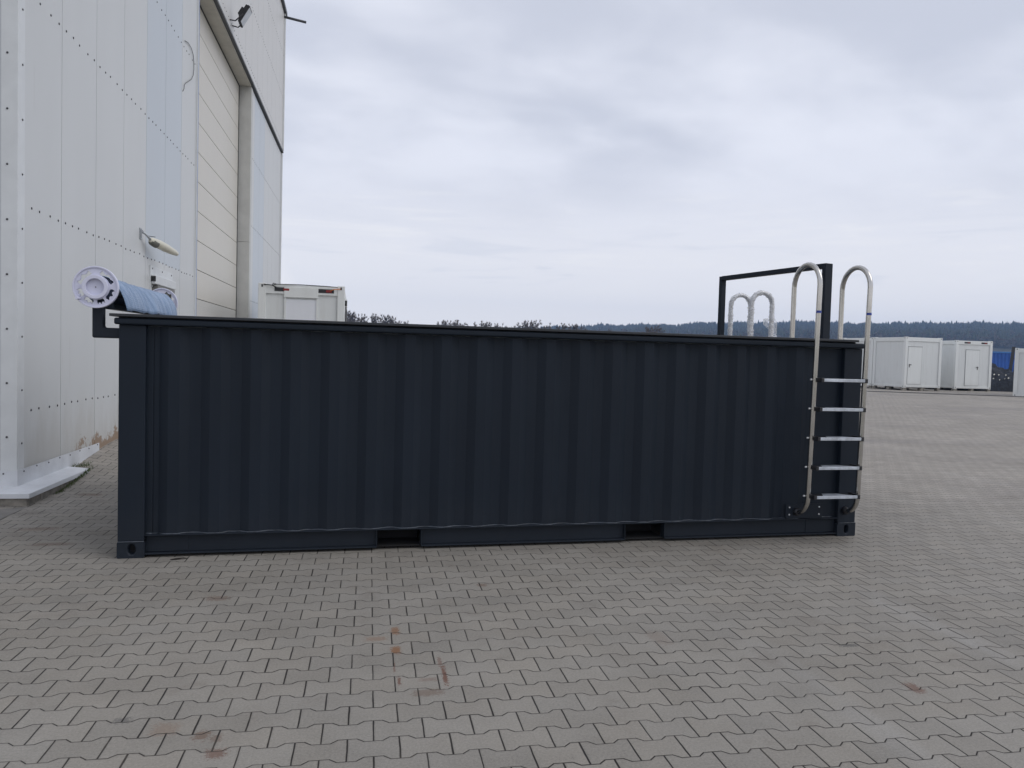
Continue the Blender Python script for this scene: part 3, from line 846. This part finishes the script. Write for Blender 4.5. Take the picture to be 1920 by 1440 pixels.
MB().cyl((rx, .085, rzz), (rx, .2, rzz), .083, 32).build('rolled_end', worn('cover_edge', (.02, .03, .06), .7), o)
tag(o, 'crumpled blue bubble cover rolled on the reel, its edge hanging over the pool', 'pool cover')

# ------------------------------------------------------------------ white cabins
def cab_mat(name, base, k):
    m, g = material(name, base, .5)
    c = g.coord(); X, Y, Z = g.xyz(c)
    st = g.noise(g.scale(c, (6, 6, .5)), 1.3, 5, .7)
    col_ = g.mix(st.step(.45, .75)*k, base, (.36, .35, .31))
    gr = (Z*-1.0 + .5 + (g.noise(c, 3., 4)-.5)*.8).step(.0, .6)
    col_ = g.mix(gr*k*1.4, col_, (.33, .31, .27))
    g.link(col_, g.b.inputs['Base Color'])
    return m
M_cab = cab_mat('cabin_white', (.70, .72, .71), .14)
M_cabp = cab_mat('cabin_panel', (.65, .67, .665), .16)
M_slot = worn('slot_dark', (.02, .02, .022), .6)
M_red = worn('socket_red', (.26, .02, .02), .5)
M_shut = wall_material('shutter_white', (.72, .74, .78), 'z', .05, dirt=False)
def cabin(label, X, Y, z, rz, W=2.44, Lg=2.44, H=2.8, door=None, shutter=None, slots=None, group=None, name='site_cabin', cat='cabin'):
    t = thing(name, label, cat, (X, Y, z), rz, group)
    po, bt, bb = .17, .20, .16
    for x0 in (0, W-po):
        for y0 in (0, Lg-po):
            p_ = MB().box(x0, x0+po, y0, y0+po, .0, H).build('corner_post', M_cab, t, .012)
            for zz in (.05, H-.09):
                if y0 == 0: MB().box(x0+po*.4, x0+po*.6, -.003, .0, zz, zz+.06).build('casting_hole', M_slot, p_)
                if x0 == 0: MB().box(-.003, .0, y0+po*.4, y0+po*.6, zz, zz+.06).build('casting_hole', M_slot, p_)
    fr = MB()
    for (z0, z1) in ((.03, bb), (H-bt-.03, H-.035)):
        fr.box(po, W-po, .012, po, z0, z1); fr.box(po, W-po, Lg-po, Lg-.012, z0, z1)
        fr.box(.012, po, po, Lg-po, z0, z1); fr.box(W-po, W-.012, po, Lg-po, z0, z1)
    fr.build('frame_beams', M_cab, t, .004)
    MB().box(.03, W-.03, .03, Lg-.03, H-.06, H-.02).build('roof', M_cab, t)
    w = MB(); k = 0
    x = po
    while x < W-po-.01:
        x1 = min(x+.56, W-po); w.box(x+.002, x1-.002, .05, .09, bb, H-bt-.03); w.box(x+.002, x1-.002, Lg-.09, Lg-.05, bb, H-bt-.03); x = x1
    y = po
    while y < Lg-po-.01:
        y1 = min(y+.56, Lg-po); w.box(.05, .09, y+.002, y1-.002, bb, H-bt-.03); w.box(W-.09, W-.05, y+.002, y1-.002, bb, H-bt-.03); y = y1
    w.build('wall_panel', M_cabp, t, fix=False)
    if door:
        dx0, hs = door
        d = MB().box(dx0, dx0+.90, .022, .049, .21, 2.24).build('door', M_cab, t, .003)
        MB().box(dx0-.02, dx0+.92, .040, .0495, .19, .20).box(dx0-.02, dx0+.92, .015, .0495, 2.25, 2.275).box(dx0-.022, dx0-.006, .035, .0495, .2, 2.25).box(dx0+.906, dx0+.922, .035, .0495, .2, 2.25).build('door_frame', worn('door_gap', (.30, .31, .31), .5), d)
        hx = dx0+.10 if hs < 0 else dx0+.80
        MB().box(hx-.018, hx+.018, .012, .0215, 1.12, 1.30).box(hx-.018 if hs < 0 else hx-.11, hx+.11 if hs < 0 else hx+.018, -.02, .0, 1.25, 1.28).box(hx-.012, hx+.012, -.02, .012, 1.25, 1.28).build('handle', M_black, d)
    if shutter:
        x0, x1, z0, z1 = shutter
        s_ = MB().box(x0, x1, .030, .049, z0, z1).build('shutter', M_shut, t)
        MB().box(x0-.04, x0, .012, .049, z0, z1+.04).box(x1, x1+.04, .012, .049, z0, z1+.04).build('guide_rail', M_cab, s_)
        MB().box(x0-.045, x1+.045, -.005, .049, z1+.041, z1+.28).build('shutter_box', M_cab, s_, .006)
    if slots:
        for (xa, xb) in slots:
            q = MB().box(xa, xb, .004, .0115, H-.175, H-.085).build('socket_slot', M_slot, t)
            MB().box(xa+.52*(xb-xa), xb-.05, -.006, .0035, H-.160, H-.105).build('plug', M_red, q, .004)
    return t
LC = cabin('white site cabin with a closed roller shutter at the far end of the hall', -.27, 12.56, .40, -.026, W=1.95, Lg=4.9, H=2.63,
      shutter=(.62, 1.30, .7, 2.28), slots=((.36, .74), (1.32, 1.70)))
MB().tube([(.12, -.01, 2.60), (.3, -.03, 2.585), (.42, -.05, 2.61), (.34, -.04, 2.63), (.30, -.03, 2.59), (.40, -.03, 2.54)], .012, 6).tube([(.42, -.03, 2.61), (.9, .02, 2.625), (1.5, .03, 2.615), (1.80, .03, 2.60)], .010, 6).build('cable', M_black, LC)
MB().tube([(1.60, -.02, 2.50), (1.70, -.03, 2.545), (1.85, -.02, 2.56)], .010, 6).build('cable', worn('orange_cable', (.6, .18, .05), .5), LC)
ex = MB()
for z in (.75, 1.5, 2.2): ex.box(1.952, 2.0, .35, .50, z, z+.12)
ex.box(1.952, 1.975, .9, 3.8, .9, 2.2); ex.build('side_fittings', M_slot, LC)
for k, (label, X, Y, L0, Lgg, dr, sl) in enumerate((
      ('white site cabin nearest the ladder, black handle at the left of its door', 31.78, 29.67, 2.44, 2.44, (.22, -1), None),
      ('white site cabin with two red socket slots above its door', 36.05, 30.72, 2.44, 4.9, (.70, 1), ((.55, .95), (1.68, 2.08))),
      ('mostly hidden white cabin, its roof edge showing right behind the ladder rails', 31.70, 32.16, 2.44, 2.60, None, None))):
    t = cabin(label, X, Y, .315 if k != 1 else .275, .035 if k != 1 else -.03, W=L0, Lg=Lgg, H=2.79, door=dr, slots=sl)
    for px_ in (.1, L0*.5, L0-.1):
        for py_ in (.12, Lgg*.5, Lgg-.12): MB().box(px_-.10, px_+.10, py_-.10, py_+.10, -.20, -.001).build('support_block', M_kerb, t)
cabin('white cabin cut off by the right edge of the photo, grey frame round its panel', 34.60, 25.47, .12, -.90, W=2.44, Lg=2.44, H=2.44)
cabin('distant white cabin whose flat roof barely clears the pool rim, left of two', 5.9, 36.5, .1, -.03, W=6.0, Lg=2.44, H=2.80)
cabin('distant white cabin whose flat roof barely clears the pool rim, right of two', 8.0, 32.2, .1, -.03, W=3.2, Lg=2.44, H=2.62)

# blue container, dark netting heap and leaning post between the cabins
M_blue = worn('blue_paint', (.015, .09, .36), .45, var=.15, scale=2)
bc = thing('shipping_container', 'bright blue corrugated container behind the dark netting heap', 'container', (51.3, 44.4, .1), -.2)
mb = MB(); x = 0; prof = []
while x < 2.9:
    prof += [(x, 0.), (x+.10, 0.), (x+.16, .05), (x+.24, .05)]; x += .30
wall_from([(q[0], q[1]+.03) for q in prof], .12, 2.62, .01).build('side_panel', M_blue, bc, fix=False)
MB().box(-.12, .0, 0, .12, 0, 2.72).box(2.94, 3.06, 0, .12, 0, 2.72).build('corner_post', M_blue, bc)
MB().box(-.12, 3.06, -.005, .10, 2.62, 2.74).box(-.12, 3.06, .0, .10, 0, .12).build('top_rail', worn('blue_rail', (.04, .16, .42), .45), bc)
MB().box(-.12, 3.06, .11, 2.4, .05, 2.66).build('body', M_blue, bc, fix=False)

def heap():
    mb = MB(); n, m = 40, 22; rnd = random.Random(3); vs = []
    for j in range(m):
        for i in range(n):
            u, w = i/(n-1), j/(m-1); x = u*4.2; y = w*3.2
            hh = math.sin(math.pi*min(1, max(0, u)))**.35*math.sin(math.pi*w)**.4
            k = mnoise.noise(Vector((x*1.4, y*1.4, 2.)))*.5 + mnoise.noise(Vector((x*5, y*5, 5)))*.16
            top = 1.30 + .25*math.sin(u*3.4+.4)
            vs.append((x + .2*mnoise.noise(Vector((y*2, x*2, 9.))), y, max(0, hh*(top + k))))
    fs = [(j*n+i, j*n+i+1, (j+1)*n+i+1, (j+1)*n+i) for j in range(m-1) for i in range(n-1)]
    mb.add(vs, fs, 0, False)
    mt, g = material('dark_netting', (.016, .022, .032), .8)
    c = g.coord(); nn = g.noise(c, 3.0, 6, .8)
    g.link(g.mix(nn.step(.4, .65), (.010, .014, .022), (.03, .04, .06)), g.b.inputs['Base Color'])
    g.link(g.bump(g.noise(c, 9, 5, .8), 1.0, .08), g.b.inputs['Normal'])
    o = mb.build('netting_heap', mt, fix=False); o.location = (37.6, 31.6, .12); o.rotation_euler = (0, 0, -.35)
    tag(o, 'dark netting heap piled between the white cabins', 'heap')
    ms = worn('pale_scrap', (.62, .62, .56), .7)
    for k in range(16):
        u = rnd.uniform(.12, .8); w = rnd.uniform(.02, .22)
        i, j = int(u*(n-1)), max(1, int(w*(m-1)))
        q = Vector(vs[j*n+i]); s = rnd.uniform(.03, .07)
        sc_ = MB(); pts = [Vector((rnd.uniform(-1, 1), rnd.uniform(-.5, .5), rnd.uniform(-1, 1)))*s for _ in range(4)]
        sc_.add([(0, -s*.6, 0), (s, 0, .3*s), (.2*s, .1*s, s), (-s, 0, .2*s), (-.3*s, .1*s, -.8*s)], [(0, 1, 2), (0, 2, 3), (0, 3, 4), (0, 4, 1), (1, 2, 3, 4)])
        so_ = sc_.build('paper_scrap', ms); so_.location = o.matrix_basis @ q if False else (Matrix.Translation(o.location) @ Matrix.Rotation(-.35, 4, 'Z')) @ (q + Vector((0, -.04, .02)))
        tag(so_, 'small pale scrap caught on the dark netting heap', 'scrap', 'pale scraps on the netting heap')
heap()
o = MB().box(-.09, .09, -.09, .09, 0, 2.75).box(.16, .30, -.05, .05, 0, 2.6).box(-.05, .35, -.06, .06, 2.0, 2.08).build('leaning_post', M_dkgrey, bevel=.01)
o.location = (41.20, 32.15, .1); o.rotation_euler = (0, math.radians(5), -.8)
tag(o, 'dark leaning double post beside the cabin at the right edge', 'post')

# ------------------------------------------------------------------ hills and forest
def elev(az):
    """sine-like angle of the wooded ridge above the horizon, by azimuth in degrees"""
    pts = [(-60, .016), (-5, .018), (8, .026), (14, .035), (17, .0385), (22, .0425), (26, .0455), (30, .048), (34, .0495), (41, .0495), (47, .0480), (60, .047), (100, .040)]
    wv = .0011*mnoise.noise(Vector((az*.42, 1., 7.))) + .0006*mnoise.noise(Vector((az*1.6, 2., 7.)))
    for (a, e0), (b, e1) in zip(pts[:-1], pts[1:]):
        if a <= az <= b: return e0 + (e1-e0)*(az-a)/(b-a) + wv
    return .02
RH = 1400.
def hill_z(az, r):
    t = (r-520)/(RH-520); e = elev(az)*RH - 9
    if t <= 0: return -.5
    if t <= 1: k = t**1.1
    else: k = max(.55, 1-.25*(t-1))
    return max(-.5, e*k + 4*mnoise.noise(Vector((az*.35, r*.004, 0)))*min(1, t*2))
mb = MB(); azs = np.arange(0, 62, 1.5); rs = [500, 560, 650, 760, 880, 1000, 1120, 1240, 1330, 1400, 1440, 1500]
vs = []
for r in rs:
    for a in azs:
        t = math.radians(a); vs.append((CAM.x + r*math.sin(t), CAM.y + r*math.cos(t), hill_z(a, r)))
na = len(azs)
mb.add(vs, [(j*na+i, (j+1)*na+i, (j+1)*na+i+1, j*na+i+1) for j in range(len(rs)-1) for i in range(na-1)], 0, True)
m_hill = worn('hill_ground', (.035, .04, .025), .95, var=.3, scale=.02)
tag(mb.build('hills', m_hill, fix=False), kind='structure')

def forest():
    rng = np.random.default_rng(7)
    def cone_tree(seed):
        r = random.Random(seed); v = []; f = []; m = 7
        H = 1.0; tiers = 4
        for k in range(tiers):
            z0 = .10 + .78*k/tiers + r.uniform(-.02, .02); z1 = min(1.0, z0+.42 if k < tiers-1 else 1.0)
            R_ = .20*(1-.78*k/tiers)*r.uniform(.85, 1.15); b = len(v)
            for i in range(m):
                t = 2*math.pi*i/m + r.random()*.5; q = R_*r.uniform(.6, 1.25)
                v.append((q*math.cos(t), q*math.sin(t), z0 + r.uniform(-.04, .04)))
            v.append((r.uniform(-.01, .01), r.uniform(-.01, .01), z1))
            f += [(b+i, b+(i+1) % m, b+m) for i in range(m)]
        return np.array(v), f
    def round_tree(seed):
        r = random.Random(seed); v = []; f = []
        for _ in range(26):
            t = r.uniform(0, 2*math.pi); ph = r.uniform(-.6, 1.5); q = r.uniform(.10, .27)
            c_ = np.array((q*math.cos(t)*math.cos(ph), q*math.sin(t)*math.cos(ph), .58+.36*math.sin(ph)*r.uniform(.6, 1.1)))
            b = len(v)
            for k in range(3): v.append(tuple(c_ + np.array([r.uniform(-.10, .10) for _ in range(3)])))
            f.append((b, b+1, b+2))
        return np.array(v), f
    temps_c = [cone_tree(i) for i in range(5)]; temps_r = [round_tree(20+i) for i in range(4)]
    def make(name, temps, N, mats, frac_low, hh, label):
        V = []; Fc = []; base = 0; mi = []
        for i in range(N):
            if i < N*.30:                       # a dense fringe along the ridge
                a = rng.uniform(6, 56); r = rng.uniform(RH-40, RH+10)
            else:
                a = rng.uniform(10, 54); r = rng.uniform(860, RH-20)
            if frac_low and rng.random() < .75: r = rng.uniform(820, 1150)
            if name == 'trees_round' and r > 1330 and rng.random() < .7: continue
            z = hill_z(a, r) - 1; t = math.radians(a)
            s = hh*rng.uniform(.66, 1.2)*(1 + .22*mnoise.noise(Vector((a*1.7, r*.01, 4.))))
            if rng.random() < .06: s *= 1.2
            tv, tf = temps[rng.integers(len(temps))]
            q = tv*s; th = rng.uniform(0, 6.28); c_, s_ = math.cos(th), math.sin(th)
            wdt = rng.uniform(.9, 1.3)
            x = (q[:, 0]*c_-q[:, 1]*s_)*wdt + CAM.x + r*math.sin(t); y = (q[:, 0]*s_+q[:, 1]*c_)*wdt + CAM.y + r*math.cos(t)
            V.append(np.stack([x, y, q[:, 2]+z], 1)); mk = int(rng.integers(len(mats)))
            Fc.append(np.array(tf)+base); mi += [mk]*len(tf); base += len(q)
        V = np.concatenate(V); Fc = np.concatenate(Fc)
        me = bpy.data.meshes.new(name); me.vertices.add(len(V)); me.vertices.foreach_set('co', V.astype(np.float32).ravel())
        me.loops.add(Fc.size); me.loops.foreach_set('vertex_index', Fc.ravel().astype(np.int32))
        me.polygons.add(len(Fc)); me.polygons.foreach_set('loop_start', np.arange(0, Fc.size, 3, dtype=np.int32)); 
        for q in mats: me.materials.append(q)
        me.polygons.foreach_set('material_index', np.array(mi, np.int32)); me.update(calc_edges=True); me.validate()
        o = bpy.data.objects.new('forest', me); col.objects.link(o)
        tag(o, label, 'forest', kind='stuff')
    gm = [worn('conifer_%s' % n_, c_, .95, var=.2, scale=.2) for n_, c_ in (('dark', (.016, .026, .016)), ('mid', (.026, .038, .022)), ('light', (.035, .045, .026)))]
    bmt = [worn('leafless_%s' % n_, c_, .95, var=.2, scale=.2) for n_, c_ in (('brown', (.085, .065, .048)), ('grey', (.10, .088, .075)), ('olive', (.06, .055, .035)))]
    make('trees_cone', temps_c, 15000, gm, False, 12.5, 'dark conifer forest covering the far hill above the cabins')
    make('trees_round', temps_r, 6500, bmt, True, 11, 'brownish leafless woodland mixed over the lower slope of the far hill')
forest()

# ------------------------------------------------------------------ bare trees in a row beyond the yard
M_bark = worn('bare_bark', (.095, .078, .066), .95, var=.3, scale=.5)
M_bark2 = worn('bare_twigs', (.150, .122, .105), .95, var=.3, scale=.5)
def bare_tree_meshes(seed, H):
    r = random.Random(seed); tr = MB(); cr = MB()
    tr.tube([(0, 0, -.3), (0, 0, .5), (.1, .05, H*.3)], [H*.026, H*.02, H*.015], 8)
    top = Vector((.1, .05, H*.28)); blobs = []
    for k in range(7):
        az = k*.9 + r.random(); q = H*r.uniform(.08, .26); 
        blobs.append((Vector((q*math.cos(az), q*math.sin(az), H*r.uniform(.5, .78))), H*r.uniform(.13, .20)))
    blobs.append((Vector((0, 0, H*.76)), H*.2))
    for cc, R_ in blobs:
        a = top; mid = top.lerp(cc, .5) + Vector((r.uniform(-.3, .3), r.uniform(-.3, .3), -.2))
        cr.tube([top, mid, cc], [H*.010, H*.007, H*.004], 5, cap=False)
        for _ in range(9):
            d = Vector((r.gauss(0, 1), r.gauss(0, 1), r.gauss(.4, 1))).normalized()
            e = cc + d*R_*r.uniform(.7, 1.05); m_ = cc.lerp(e, .5) + Vector((r.uniform(-.2, .2), r.uniform(-.2, .2), .15))
            cr.tube([cc.lerp(mid, r.random()*.5), m_, e], [.07, .05, .03], 3, cap=False)
            for _ in range(60):
                k = r.uniform(.25, 1.); q = m_.lerp(e, k) if k > .5 else cc.lerp(m_, k*2)
                d2 = (d*.7 + Vector((r.gauss(0, .7), r.gauss(0, .7), r.gauss(.35, .6)))).normalized(); ln = R_*r.uniform(.16, .38)
                w_ = Vector((-d2.y, d2.x, r.uniform(-.3, .3))); w_ = w_.normalized()*.046
                cr.add([q-w_, q+w_, q+d2*ln], [(0, 1, 2)])
    return tr, cr
protos = []
for s, H in ((1, 13.), (5, 12.), (9, 11.)):
    protos.append((bare_tree_meshes(s, H)))
tmesh = []
tree_spots = [ # x pixel-free plan positions: X, Y, scale, variant, label
 (5.6, 230, 1.03, 0, 'bare brown tree with a rounded crown, closest to the left cabin'),
 (8.6, 226, 1.02, 1, 'bare tree with an upright brown crown, second from the left cabin'),
 (12.0, 229, 1.02, 2, 'bare tree with a pale open crown, third from the left cabin'),
 (15.2, 225, .98, 0, 'low spreading bare tree, fourth from the left cabin'),
 (18.6, 226, .97, 1, 'grey bare tree, fifth from the left cabin in the far row'),
 (22.4, 222, .93, 2, 'small bare tree at the right end of the far clump beside the left cabin'),
 (34.2, 222, .93, 0, 'bare tree at the left end of the second far clump'),
 (38.4, 224, .97, 1, 'bare tree with two rounded lobes, second in the second far clump'),
 (42.2, 219, .92, 2, 'low bare tree, third in the second far clump'),
 (46.0, 222, .92, 0, 'thin pale bare tree, fourth in the second far clump'),
 (50.0, 219, .93, 1, 'broad bare tree, fifth in the second far clump'),
 (54.2, 218, .90, 2, 'low bare tree, sixth in the second far clump'),
 (58.0, 217, .98, 0, 'tallest wide-crowned bare tree in the far row above the pool rim'),
 (62.6, 217, .96, 1, 'bare tree right of the tallest wide-crowned one in the far row'),
 (67.2, 215, .95, 2, 'bare tree second to the right of the tallest wide-crowned one'),
 (71.5, 216, .93, 0, 'bare tree third to the right of the tallest wide-crowned one'),
 (76.0, 213, .90, 1, 'bare tree in front of the left end of the wooded hill'),
 (82.5, 214, .90, 2, 'small bare tree against the low left slope of the wooded hill'),
 (95.0, 210, .92, 0, 'lone brown bare tree against the middle of the wooded ridge'),
 (122.0, 200, .80, 1, 'brown bare tree against the hill just left of the wrapped ladder'),
]
first = {}
for X, Y, s, k, label in tree_spots:
    s *= .92 if X > 30 else .95
    if k not in first:
        t = thing('bare_tree', label, 'tree', (X, Y, -.3), 0, 'bare trees in the far row')
        tr, cr = protos[k]
        tr.build('trunk', M_bark, t, fix=False); cr.build('crown', M_bark2, t, fix=False)
        first[k] = t
    else:
        t = copy_tree(first[k]); t['label'] = label; t.location = (X, Y, -.3)
    t.scale = (s*1.2, s*1.2, s*1.17); t.rotation_euler.z = random.uniform(0, 6.28)
# undergrowth between the trunks
rnd = random.Random(12); mb = MB()
for i in range(9000):
    u = rnd.random(); X = 2 + u*108 if rnd.random() < .9 else rnd.uniform(2, 24)
    if 24.5 < X < 32: continue
    Y = 228 - (X-5)*.20 + rnd.uniform(-4, 5); hz = (rnd.random()**.7)*(7.0 if X > 30 else 8.6)*(.8+.35*mnoise.noise(Vector((X*.25, 0, 0))))
    a = rnd.uniform(0, 3.14); s = rnd.uniform(.10, .28); ln = rnd.uniform(.5, 1.3)
    tx, tz = rnd.uniform(-.5, .5), 1
    mb.add([(X-s*math.cos(a), Y-s*math.sin(a), hz-.4), (X+s*math.cos(a), Y+s*math.sin(a), hz-.4), (X+tx*ln, Y, hz+ln)], [(0, 1, 2)])
tag(mb.build('thicket', M_bark2, fix=False), 'leafless brown undergrowth below the far row of trees', 'undergrowth', kind='stuff')

# ------------------------------------------------------------------ small things on the ground
rnd = random.Random(2); mb = MB()
mg, g = material('weed_green', (.07, .10, .03), .8)
for i in range(900):
    k = rnd.random()
    if k < .60: lx, ly = .235+abs(rnd.gauss(0, .022)), rnd.uniform(.25, 1.25)      # along the sill
    elif k < .85: lx, ly = rnd.gauss(.12, .06), 1.28+abs(rnd.gauss(0, .07))
    else: lx, ly = .225+abs(rnd.gauss(0, .012)), rnd.uniform(-.3, .5)
    z = ground(lx, ly); hgt = rnd.uniform(.008, .03 if k < .85 else .012)*(2.2 if rnd.random() < .06 else 1); a = rnd.uniform(0, 6.28); s = .003
    P = loc2w(lx, ly, z-.003); q = Vector((math.cos(a), math.sin(a), 0))
    tip = P + Vector((rnd.uniform(-.5, .5)*hgt, rnd.uniform(-.5, .5)*hgt, hgt))
    mb.add([P-q*s, P+q*s, tip], [(0, 1, 2)])
tag(mb.build('moss', mg, fix=False), 'moss and short weeds in the joint along the hall plinth', 'moss', kind='stuff')
# dark scrap of bark in front of the container foot
mb = MB(); P = loc2w(1.98, -2.235)
mb.add([(-.055, -.012, .001), (-.02, -.018, .006), (.03, -.004, .012), (.065, .014, .003), (.03, .016, .010), (-.02, .008, .009), (-.05, .002, .004)], [(0, 1, 5, 6), (1, 2, 4, 5), (2, 3, 4)])
o = mb.build('dry_leaf', worn('leaf_dark', (.02, .016, .014), .9), fix=False); o.location = P; so = o.modifiers.new('t', 'SOLIDIFY'); so.thickness = .003
tag(o, 'dark curled leaf on the paving in front of the left container foot', 'leaf')

# ------------------------------------------------------------------ air
hz = MB().box(-60, 1540, -60, 1540, -1.6, 110).build('haze', None if False else bpy.data.materials.new('haze_air'), fix=True)
hm = hz.data.materials[0]; hm.use_nodes = True; nt = hm.node_tree; nt.nodes.remove(nt.nodes['Principled BSDF'])
pv = nt.nodes.new('ShaderNodeVolumePrincipled'); pv.inputs['Color'].default_value = (.42, .61, 1.0, 1)
pv.inputs['Density'].default_value = .00029; pv.inputs['Anisotropy'].default_value = 0.
nt.links.new(pv.outputs[0], nt.nodes['Material Output'].inputs['Volume'])
tag(hz, kind='stuff')
